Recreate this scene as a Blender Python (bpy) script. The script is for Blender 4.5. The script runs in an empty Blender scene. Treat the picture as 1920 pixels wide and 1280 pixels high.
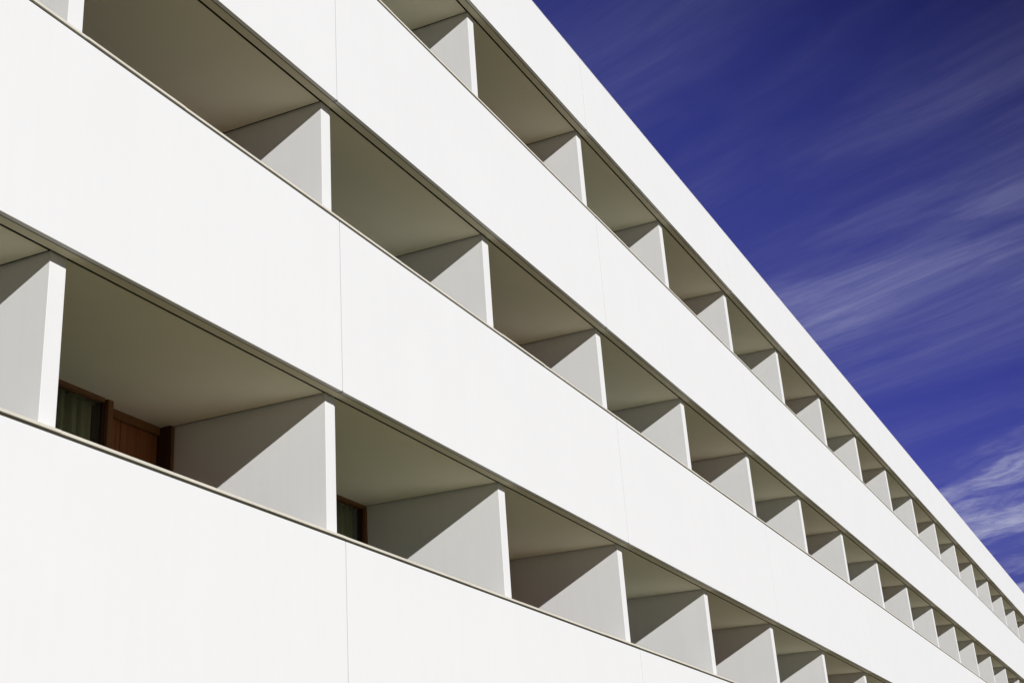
import bpy, math, random
from mathutils import Vector, Matrix
random.seed(7)
C = bpy.context.scene.collection
S = 3.3            # one bay in metres
ZG = 1.6           # eye height: the measured heights start at the camera

# measured levels (in bays, above the camera)
LEVELS = [          # (underside of the band above the opening, top edge of the band below it)
    (1.3456, 0.9362), (2.2595, 1.8584), (3.2135, 2.7749)]
Z_ROOF, Z_LOW = 3.5953, 0.4250
K0, K1 = -7, 23     # bays
XO, WD = -0.0175, 0.0461   # partition offset from the panel joint and its thickness
YD = 0.045          # partition front face
YB = 0.555          # window wall

# ------------------------------------------------------------------ materials
def nodes(name):
    m = bpy.data.materials.new(name); m.use_nodes = True
    nt = m.node_tree; b = nt.nodes['Principled BSDF']
    return m, nt, b
def N(nt, t, **kw):
    n = nt.nodes.new(t)
    for k, v in kw.items():
        if k in n.inputs: n.inputs[k].default_value = v
        else: setattr(n, k, v)
    return n
def ramp(nt, src, stops):
    r = nt.nodes.new('ShaderNodeValToRGB')
    while len(r.color_ramp.elements) < len(stops): r.color_ramp.elements.new(.5)
    for e, (p, c) in zip(r.color_ramp.elements, stops):
        e.position = p; e.color = (*c, 1)
    nt.links.new(src, r.inputs[0]); return r.outputs[0]
def wcoord(nt, scale=(1, 1, 1)):
    g = nt.nodes.new('ShaderNodeNewGeometry'); mp = nt.nodes.new('ShaderNodeMapping')
    nt.links.new(g.outputs['Position'], mp.inputs[0]); mp.inputs['Scale'].default_value = scale
    return mp.outputs[0]
def noise(nt, vec, scale, detail=4, rough=.5):
    n = N(nt, 'ShaderNodeTexNoise', Scale=scale, Detail=detail, Roughness=rough)
    nt.links.new(vec, n.inputs['Vector']); return n.outputs[0]
def mixc(nt, f, a, b, mode='MIX'):
    m = nt.nodes.new('ShaderNodeMix'); m.data_type = 'RGBA'; m.blend_type = mode
    for s, v in ((m.inputs[0], f), (m.inputs[6], a), (m.inputs[7], b)):
        if hasattr(v, 'is_output'): nt.links.new(v, s)
        else: s.default_value = v if isinstance(v, float) else (*v, 1)
    return m.outputs[2]
def bump(nt, b, h, strength, dist):
    n = N(nt, 'ShaderNodeBump', Strength=strength, Distance=dist)
    nt.links.new(h, n.inputs['Height']); nt.links.new(n.outputs[0], b.inputs['Normal'])

def plaster(name, col, var=.03, rough=.75, streak=.02, bs=.25):
    m, nt, b = nodes(name)
    a = ramp(nt, noise(nt, wcoord(nt), .9, 5, .6), [(.3, tuple(c*(1-var) for c in col)), (.7, col)])
    st = ramp(nt, noise(nt, wcoord(nt, (9, 9, .35)), 1.0, 4, .6), [(.45, (1, 1, 1)), (.8, (1-streak*1.0, 1-streak*1.05, 1-streak*1.25))])
    c = mixc(nt, 1.0, a, st, 'MULTIPLY')
    sp = ramp(nt, noise(nt, wcoord(nt), 5.5, 2, .5), [(.76, (1, 1, 1)), (.80, (1-streak*1.3,)*3)])
    c = mixc(nt, 1.0, c, sp, 'MULTIPLY')
    nt.links.new(c, b.inputs['Base Color']); b.inputs['Roughness'].default_value = rough
    b.inputs['Specular IOR Level'].default_value = .3
    bump(nt, b, noise(nt, wcoord(nt), 160, 5, .6), bs, .002)
    return m
M = {}
M['white'] = plaster('white_render', (.803, .802, .800), .018, .7, .012)
M['partition'] = plaster('painted_partition', (.785, .783, .777), .03, .8, .025, .35)
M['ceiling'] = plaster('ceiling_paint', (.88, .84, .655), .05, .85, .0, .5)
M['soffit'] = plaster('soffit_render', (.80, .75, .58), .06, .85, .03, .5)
M['coping'] = plaster('stone_coping', (.74, .70, .60), .16, .8, .10, .6)
M['sealant'] = plaster('joint_sealant', (.16, .16, .155), .05, .7, .0)
M['lath'] = plaster('metal_edge', (.16, .15, .12), .1, .6, .0)
def flat(name, col, rough=.8, **kw):
    m, nt, b = nodes(name); b.inputs['Base Color'].default_value = (*col, 1)
    b.inputs['Roughness'].default_value = rough
    for k, v in kw.items(): b.inputs[k].default_value = v
    return m
M['dark'] = flat('rebate_shade', (.035, .032, .024), .9)  # near-black colour paints the shade inside grooves and gaps
M['room'] = flat('dim_room', (.25, .23, .2), .9)
def wood(name, c0, c1, sx=14):
    m, nt, b = nodes(name)
    g = noise(nt, wcoord(nt, (sx, sx, .5)), 2.5, 6, .65)
    c = ramp(nt, g, [(.3, c0), (.7, c1)])
    nt.links.new(c, b.inputs['Base Color']); b.inputs['Roughness'].default_value = .5
    bump(nt, b, g, .3, .002); return m
M['frame_wood'] = wood('frame_wood', (.15, .062, .018), (.25, .105, .030))
M['shaded_wood'] = wood('shade_darkened_wood', (.035, .013, .006), (.065, .026, .011))  # darker copy of the frame wood, shade put into its colour
M['door_wood'] = wood('door_wood', (.17, .055, .018), (.36, .12, .036))
def cloth():
    m, nt, b = nodes('olive_cloth')
    g = noise(nt, wcoord(nt, (60, 60, 60)), 8, 2)
    c = ramp(nt, g, [(.3, (.36, .38, .23)), (.7, (.47, .49, .31))])
    nt.links.new(c, b.inputs['Base Color']); b.inputs['Roughness'].default_value = .9
    return m
M['cloth'] = cloth()
def glass():
    m = bpy.data.materials.new('window_glass'); m.use_nodes = True; nt = m.node_tree
    nt.nodes.remove(nt.nodes['Principled BSDF']); out = nt.nodes['Material Output']
    t = N(nt, 'ShaderNodeBsdfTransparent', Color=(.90, .92, .90, 1)); g = N(nt, 'ShaderNodeBsdfGlossy', Roughness=.01)
    g.inputs['Color'].default_value = (1, 1, 1, 1)
    f = N(nt, 'ShaderNodeFresnel', IOR=1.45); mx = nt.nodes.new('ShaderNodeMixShader')
    ge = nt.nodes.new('ShaderNodeNewGeometry'); mu = N(nt, 'ShaderNodeMath', operation='SUBTRACT'); mu.use_clamp = True
    nt.links.new(f.outputs[0], mu.inputs[0]); nt.links.new(ge.outputs['Backfacing'], mu.inputs[1])   # one reflection per pane
    nt.links.new(mu.outputs[0], mx.inputs[0]); nt.links.new(t.outputs[0], mx.inputs[1]); nt.links.new(g.outputs[0], mx.inputs[2])
    nt.links.new(mx.outputs[0], out.inputs[0]); return m
M['glass'] = glass()
def tiles():
    m, nt, b = nodes('balcony_tiles')
    br = nt.nodes.new('ShaderNodeTexBrick'); nt.links.new(wcoord(nt), br.inputs['Vector'])
    br.inputs['Color1'].default_value = (.56, .50, .34, 1); br.inputs['Color2'].default_value = (.52, .46, .31, 1)
    br.inputs['Mortar'].default_value = (.2, .18, .15, 1); br.inputs['Scale'].default_value = 2.5
    nt.links.new(br.outputs[0], b.inputs['Base Color']); b.inputs['Roughness'].default_value = .6
    return m
M['tiles'] = tiles()
def groundm():
    m, nt, b = nodes('dry_ground')
    c = ramp(nt, noise(nt, wcoord(nt), .15, 8, .65), [(.3, (.096, .085, .028)), (.7, (.134, .119, .042))])
    nt.links.new(c, b.inputs['Base Color']); b.inputs['Roughness'].default_value = .95
    bump(nt, b, noise(nt, wcoord(nt), 20, 6), .5, .03); return m
M['ground'] = groundm()

# ------------------------------------------------------------------ mesh building
class MB:
    def __init__(s): s.v, s.f, s.m, s.mats = [], [], [], []
    def mi(s, mat):
        if mat not in s.mats: s.mats.append(mat)
        return s.mats.index(mat)
    def hexa(s, p, mat):              # 8 points: bottom ring then top ring
        i = len(s.v); s.v += [Vector(q)*S for q in p]; k = s.mi(mat)
        for f in ((3, 2, 1, 0), (4, 5, 6, 7), (0, 1, 5, 4), (1, 2, 6, 5), (2, 3, 7, 6), (3, 0, 4, 7)):
            s.f.append([i+j for j in f]); s.m.append(k)
    def box(s, x0, x1, y0, y1, z0, z1, mat, dz=0):   # dz raises the far (y1) end of both faces
        s.hexa([(x0, y0, z0), (x1, y0, z0), (x1, y1, z0+dz), (x0, y1, z0+dz),
                (x0, y0, z1), (x1, y0, z1), (x1, y1, z1+dz), (x0, y1, z1+dz)], mat)
    def mesh(s, name, bev=0):
        me = bpy.data.meshes.new(name); me.from_pydata(s.v, [], s.f)
        for mt in s.mats: me.materials.append(M[mt])
        for p, k in zip(me.polygons, s.m): p.material_index = k
        me.update(); return me
def link(name, me, parent=None, loc=(0, 0, 0), bev=0):
    o = bpy.data.objects.new(name, me); C.objects.link(o); o.location = Vector(loc)
    if parent is not None: o.parent = parent
    if bev:
        md = o.modifiers.new('Bevel', 'BEVEL'); md.width = bev; md.segments = 2; md.limit_method = 'ANGLE'
        md.harden_normals = False
    return o

# ------------------------------------------------------------------ ground
bm = MB(); me = bpy.data.meshes.new('ground'); R_ = 4000
me.from_pydata([(-R_, -R_, 0), (R_, -R_, 0), (R_, R_, 0), (-R_, R_, 0)], [], [(0, 1, 2, 3)])
me.materials.append(M['ground']); g = link('ground', me); g['kind'] = 'structure'

# ------------------------------------------------------------------ the building
bld = bpy.data.objects.new('apartment_building', None); C.objects.link(bld)
bld.location = (0, 0, 0)
bld['label'] = 'long white building with three rows of recessed balconies under the blue sky'
bld['category'] = 'building'
def Z(z): return z*S + ZG

# facade bands: each 2-bay panel with its sealed joint and stone coping
def band(zb, zt, soffit, coping):
    h = zt - zb; gap = .0021
    p = MB()
    p.box(gap, 2-gap, 0, .0125, 0, h, 'white')
    pm = p.mesh('facade_panel')
    q = MB()                                                  # core behind the outer skin
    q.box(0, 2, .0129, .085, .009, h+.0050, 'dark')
    if soffit:
        q.box(0, 2, .0157, .0388, .0003, .0088, 'soffit')
        q.box(0, 2, .0131, .0156, .0008, .0087, 'dark')  # liner coloured as the shade in the groove
    qm = q.mesh('soffit_strip')
    j = MB()
    j.box(-gap-.0004, gap+.0004, .0030, .0120, .0015, h-.001, 'sealant')
    if soffit: j.hexa([(-.0022, -.0016, -.0014), (.0016, -.0016, -.0020), (.0016, .008, -.0014), (-.0022, .008, -.0008),
                       (-.0012, .0002, .0045), (.0011, .0002, .0045), (.0011, .008, .0045), (-.0012, .008, .0045)], 'sealant')
    jm = j.mesh('joint_sealant')
    for i, x in enumerate(range(K0, K1, 2)):
        o = link('facade_panel', pm, bld, (x*S, 0, Z(zb)), .002)
        link('soffit_strip' if soffit else 'panel_core', qm, o)
        link('joint_sealant', jm, o, (0, 0, 0), .002)
        if coping:
            c = MB()
            c.box(0, 2, .0026, .0128, h+.0026, h+.0034, 'lath')
            for n in range(6):
                a, b = n/3 + .0007, (n+1)/3 - .0007
                dz = random.uniform(-.0005, .0005); dy = random.uniform(-.0004, .0006)
                t = random.uniform(-.0003, .0003)
                c.hexa([(a, -.0016+dy, h+.0066+dz), (b, -.0016+dy+t, h+.0066+dz+t), (b, .088, h+.0066+dz+t), (a, .088, h+.0066+dz),
                        (a, -.0016+dy, h+.0131+dz), (b, -.0016+dy+t, h+.0131+dz+t), (b, .088, h+.0131+dz+t), (a, .088, h+.0131+dz)], 'coping')
            link('coping', c.mesh('coping'), o, (0, 0, 0), .003)
        else:
            c = MB(); c.box(.0006, 2-.0006, -.0008, .088, h+.0002, h+.0016, 'white')
            link('parapet_cap', c.mesh('parapet_cap'), o, (0, 0, 0), .001)
zE = [l[0] for l in LEVELS]; zS = [l[1] for l in LEVELS]
band(Z_LOW, zS[0], True, True)
band(zE[0], zS[1], True, True)
band(zE[1], zS[2], True, True)
band(zE[2], Z_ROOF-.0016, True, False)

# one balcony bay, even and mirrored: slab and ceiling, partition, window wall, door
XL, XR = XO + WD, 1 + XO                 # clear width between two partitions
ZC0, ZC1 = .0006, .0172                  # ceiling height at the front edge and its rise to the back
ZF = -.832                               # balcony floor
def ceil_z(y): return ZC0 + ZC1*(y-.0446)/(YB-.0446)
def mk_bay(mir):
    def X(a, b):
        if mir: a, b = XL+XR-b, XL+XR-a
        return a, b
    d = {}
    b = MB()
    b.box(XL+.0004, XR-.0058, .0462, 1.0, ZC0, ZC0+.009, 'ceiling', ceil_z(1.0)-ZC0)
    b.box(XL+.0004, XR-.0058, .0447, .0461, ZC0+.0004, .045, 'dark')  # near-black liners paint the shade in the ceiling grooves
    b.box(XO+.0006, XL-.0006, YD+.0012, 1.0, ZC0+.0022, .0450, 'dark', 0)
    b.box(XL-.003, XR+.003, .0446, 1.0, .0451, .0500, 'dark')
    d['balcony'] = b.mesh('balcony')
    f = MB(); f.box(XL-.003, XR+.003, .086, 1.0, ZF-.03, ZF, 'tiles'); d['floor'] = f.mesh('balcony_floor')
    p = MB(); zt = ceil_z(1.0)+.0008
    p.hexa([(XO, YD, ZF-.02), (XL, YD, ZF-.02), (XL, 1.0, ZF-.02), (XO, 1.0, ZF-.02),
            (XO, YD, ZC0+.0020), (XL, YD, ZC0+.0020), (XL, 1.0, zt), (XO, 1.0, zt)], 'partition')
    # keep the partition's front foot inside the parapet core clear of its faces
    d['partition_wall'] = p.mesh('partition_wall')
    zc = ceil_z(YB) - .0003
    w = MB()                             # timber window frame: head, two posts, sill rail
    x0, x1 = X(XL, .7030); w.box(x0, x1, YB-.004, YB+.018, zc-.0105, zc+.004, 'frame_wood')
    x0, x1 = X(XL+.0005, XL+.0125); w.box(x0, x1, YB-.0055, YB+.020, ZF, zc-.0108, 'frame_wood')
    w.box(*X(XL+.0127, XL+.0200), YB+.004, YB+.024, ZF+.03, zc-.0108, 'shaded_wood')
    x0, x1 = X(.7035, .7130); w.box(x0, x1, YB+.004, YB+.030, ZF, zc+.002, 'shaded_wood')
    x0, x1 = X(.7133, .7330); w.box(x0, x1, YB-.006, YB+.045, ZF, zc+.003, 'frame_wood')
    x0, x1 = X(.36, .378)
    w.box(*X(XL+.0130, .7030), YB-.003, YB+.018, ZF, ZF+.03, 'frame_wood')
    d['window_frame'] = w.mesh('window_frame')
    gl = MB(); gl.box(*X(XL+.0125, .7034), YB+.0080, YB+.0100, ZF+.03, zc-.0106, 'glass'); d['window_pane'] = gl.mesh('window_pane')
    D = MB()                             # boarded door set back in its lining
    zh = ceil_z(.59)
    D.box(*X(.7332, .9655), .588, .612, zh-.0235, zh+.003, 'frame_wood')
    n = 11
    for i in range(n):
        a = .7332 + (.9655-.7332)*i/n; e = .7332 + (.9655-.7332)*(i+1)/n
        D.box(*X(a+.0005, e-.0005), .598+.0006*(i % 2), .62, ZF, zh-.0238, 'door_wood')
    D.box(*X(.9658, XR-.0006), YB-.0018, .63, ZF, zc+.0005, 'shaded_wood')  # lining return, its shade painted in
    D.box(*X(.9700, XR-.0006), YB-.0050, YB-.0019, ZF, zc+.0004, 'frame_wood')
    d['door'] = D.mesh('door')
    r = MB(); r.box(*X(.7374, XR-.0004), .6205, .64, ZF, ceil_z(.64)+.01, 'room'); d['door_backing'] = r.mesh('room_wall')
    return d
bays = [mk_bay(False), mk_bay(True)]
for r, ze in enumerate(zE):
    for k in range(K0, K1):
        d = bays[k % 2]
        o = link('balcony', d['balcony'], bld, (k*S, 0, Z(ze)))
        link('partition_wall', d['partition_wall'], o, (0, 0, 0), .0035)
        link('balcony_floor', d['floor'], o)
        link('window_frame', d['window_frame'], o, (0, 0, 0), .0015)
        link('window_pane', d['window_pane'], o)
        link('door', d['door'], o, (0, 0, 0), .0015)
        link('room_wall', d['door_backing'], o)

# body of the building behind the rooms, plinth, end walls, roof
b = MB(); b.box(K0+.01, K1-.01, 1.0005, 4.2, -ZG/S, Z_ROOF-.10, 'white'); link('rear_block', b.mesh('rear_block'), bld, (0, 0, ZG))
b = MB(); b.box(K0+.02, K1-.02, .0870, 4.1, Z_ROOF-.0995, Z_ROOF-.07, 'room'); link('roof', b.mesh('roof'), bld, (0, 0, ZG))
b = MB(); b.box(K0+.01, K1-.01, .0860, .9995, -ZG/S, Z_LOW+.0085, 'white'); link('ground_floor_wall', b.mesh('ground_floor_wall'), bld, (0, 0, ZG))
for x in (K0-.08, K1+.001):
    b = MB(); b.box(x, x+.078, .001, 4.25, -ZG/S, Z_ROOF+.001, 'white'); link('end_wall', b.mesh('end_wall'), bld, (0, 0, ZG), .004)

# ------------------------------------------------------------------ the two curtains one can see
def curtain(x0, x1, z0, z1, label, seed):
    rnd = random.Random(seed); n = 260; me = bpy.data.meshes.new('curtain'); V = []; F = []
    ph = [rnd.uniform(0, 6.28) for _ in range(4)]
    for i in range(n+1):
        t = i/n; x = x0 + (x1-x0)*t
        a = 2*math.pi*x*S
        wv = .5*math.sin(a*7.0+ph[0]+1.3*math.sin(a*.9+ph[1])) + .3*math.sin(a*13+ph[2]+math.sin(a*2)) + .2*math.sin(a*2.6+ph[3])
        for j, zz in enumerate((z0, (z0+z1)/2, z1)):
            amp = (.085, .080, .066)[j]
            V.append(((x)*S, (YB+.034)*S + amp*wv, Z(zz)))
    for i in range(n):
        for j in range(2):
            a = i*3+j; F.append((a, a+3, a+4, a+1))
    c = Vector((sum(v[0] for v in V)/len(V), (YB+.034)*S, Z(z0)))
    V = [Vector(v)-c for v in V]
    me.from_pydata(V, [], F); me.materials.append(M['cloth'])
    for p in me.polygons: p.use_smooth = True
    o = link('curtain', me, None, c)
    md = o.modifiers.new('Solidify', 'SOLIDIFY'); md.thickness = .003
    o['label'] = label; o['category'] = 'curtain'; o['group'] = 'curtains behind the balcony windows'
zt = zE[0] + ceil_z(YB) - .006
curtain(.05, .693, zE[0]+ZF+.004, zt, 'wide olive green curtain beside the brown wooden door in the lowest row of balconies', 3)
curtain(1+XL+XR-.693, 1+XR-.040, zE[0]+ZF+.004, zt, 'narrow strip of dark olive curtain behind glass next to the grey partition, no door showing', 5)

# ------------------------------------------------------------------ camera
cam = bpy.data.cameras.new('camera'); co = bpy.data.objects.new('camera', cam); C.objects.link(co)
cam.sensor_width = 36; cam.lens = 2573.74/1920*36; cam.clip_start = .05; cam.clip_end = 12000
Rv, Uv, Fv = Vector((0.45209564, -0.88947028, -0.06672444)), Vector((-0.32360692, -0.23326993, 0.9169862)), Vector((0.83119678, 0.39297298, 0.39329906))
mat = Matrix((Rv, Uv, -Fv)).transposed().to_4x4(); mat.translation = Vector((-1.878868*S, -1.868764*S, ZG))
co.matrix_world = mat; bpy.context.scene.camera = co

# ------------------------------------------------------------------ light
SD = Vector((.60, 1.0, -.485)).normalized()         # direction the light travels
sun = bpy.data.lights.new('sun', 'SUN'); so = bpy.data.objects.new('sun', sun); C.objects.link(so)
sun.energy = 4.25; sun.angle = math.radians(.5); sun.color = (1, .995, .978)
so.rotation_euler = SD.to_track_quat('-Z', 'Y').to_euler(); so.location = (-20, -40, 30)
T = -SD
w = bpy.data.worlds.new('World'); bpy.context.scene.world = w; w.use_nodes = True; nt = w.node_tree
bg = nt.nodes['Background']
sky = nt.nodes.new('ShaderNodeTexSky'); sky.sky_type = 'NISHITA'; sky.sun_disc = False
sky.sun_elevation = math.asin(T.z); sky.sun_rotation = math.atan2(T.x, T.y)
sky.air_density = 1.0; sky.dust_density = .2; sky.ozone_density = 3.0
# cirrus: streaks on a flat layer overhead
tc = nt.nodes.new('ShaderNodeTexCoord'); sp = nt.nodes.new('ShaderNodeSeparateXYZ'); nt.links.new(tc.outputs['Generated'], sp.inputs[0])
def mth(op, a, b=None, c=None, clamp=False):
    n = nt.nodes.new('ShaderNodeMath'); n.operation = op; n.use_clamp = clamp
    for s, v in zip(n.inputs, (a, b, c)):
        if v is None: continue
        if hasattr(v, 'is_output'): nt.links.new(v, s)
        else: s.default_value = v
    return n.outputs[0]
dt = nt.nodes.new('ShaderNodeVectorMath'); dt.operation = 'DOT_PRODUCT'     # deepest at right angles to the sun; sun side darkened to cut blue fill
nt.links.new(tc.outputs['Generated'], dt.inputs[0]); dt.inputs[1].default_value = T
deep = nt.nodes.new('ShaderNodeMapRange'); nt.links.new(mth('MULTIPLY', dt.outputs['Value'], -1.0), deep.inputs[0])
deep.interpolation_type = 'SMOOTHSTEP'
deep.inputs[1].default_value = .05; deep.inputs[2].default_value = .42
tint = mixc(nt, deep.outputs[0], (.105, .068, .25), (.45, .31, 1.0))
lowr = nt.nodes.new('ShaderNodeMapRange'); nt.links.new(sp.outputs[2], lowr.inputs[0])  # low sky dimmed and warmed to take blue fill out of the balconies
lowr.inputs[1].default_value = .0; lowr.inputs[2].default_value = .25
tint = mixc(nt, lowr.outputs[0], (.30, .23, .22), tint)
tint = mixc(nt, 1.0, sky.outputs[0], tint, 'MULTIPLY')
zz = mth('MAXIMUM', sp.outputs[2], .03)
px, py = mth('DIVIDE', sp.outputs[0], zz), mth('DIVIDE', sp.outputs[1], zz)
cs, sn = .925, .38                      # streak direction (sn, cs)
al = mth('ADD', mth('MULTIPLY', px, sn), mth('MULTIPLY', py, cs))
ac = mth('SUBTRACT', mth('MULTIPLY', px, cs), mth('MULTIPLY', py, sn))
def cnoise(sa, sc, scale, detail, rough, dist=0, off=0.):
    cb = nt.nodes.new('ShaderNodeCombineXYZ')
    nt.links.new(mth('MULTIPLY', al, sa), cb.inputs[0]); nt.links.new(mth('MULTIPLY', ac, sc), cb.inputs[1]); cb.inputs[2].default_value = off
    n = N(nt, 'ShaderNodeTexNoise', Scale=scale, Detail=detail, Roughness=rough, Distortion=dist)
    nt.links.new(cb.outputs[0], n.inputs['Vector']); return n.outputs[0]
def sstep(v, a, b):
    n = nt.nodes.new('ShaderNodeMapRange'); n.interpolation_type = 'SMOOTHSTEP'
    nt.links.new(v, n.inputs[0]); n.inputs[1].default_value = a; n.inputs[2].default_value = b; return n.outputs[0]
w1 = mth('SUBTRACT', cnoise(.9, 1.3, 1.0, 3, .5, 0, 11.), .5)
w2 = mth('SUBTRACT', cnoise(2.2, 2.6, 1.0, 4, .55, 0, 17.), .5)
al0, ac0 = al, ac
ac = mth('ADD', ac0, mth('MULTIPLY', w1, .18)); al = mth('ADD', al0, mth('MULTIPLY', w2, .5))
fine = sstep(cnoise(1.2, 9.0, 1.7, 12, .72, .10), .32, .80)
broad = sstep(cnoise(.7, 2.2, 1.0, 5, .55, .4, 3.), .34, .70)
ac = mth('ADD', ac0, mth('MULTIPLY', w2, .45))
wisp = sstep(cnoise(2.6, 5.2, 1.8, 12, .74, .15, 7.2), .34, .78)
puff = sstep(cnoise(1.9, 2.6, 1.0, 6, .58, .2, 5.1), .38, .62)
m1 = mth('MULTIPLY', sstep(ac0, 1.3, 1.9), mth('SUBTRACT', 1.0, sstep(ac0, 2.0, 2.5)))
m2 = sstep(ac0, 2.70, 3.3)
c1 = mth('MULTIPLY', mth('ADD', mth('MULTIPLY', fine, .7), .3), mth('MULTIPLY', mth('ADD', mth('MULTIPLY', broad, .75), .25), mth('MULTIPLY', m1, .42)))
c2 = mth('MULTIPLY', mth('MULTIPLY', mth('ADD', mth('MULTIPLY', wisp, .75), .25), puff), mth('MULTIPLY', m2, 1.3))
c3 = mth('MULTIPLY', mth('ADD', mth('MULTIPLY', fine, .6), .4), mth('MULTIPLY', broad, .14))
cl = mth('ADD', mth('ADD', c1, c2), c3, clamp=True)
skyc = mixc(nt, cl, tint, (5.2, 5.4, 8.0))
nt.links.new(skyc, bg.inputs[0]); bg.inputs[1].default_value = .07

sc = bpy.context.scene
sc.view_settings.view_transform = 'Standard'; sc.view_settings.look = 'None'
sc.view_settings.exposure = 0; sc.view_settings.gamma = 1
sc.render.engine = 'CYCLES'
sc.cycles.max_bounces = 10; sc.cycles.diffuse_bounces = 6; sc.cycles.use_denoising = True
sc.cycles.sample_clamp_indirect = 8
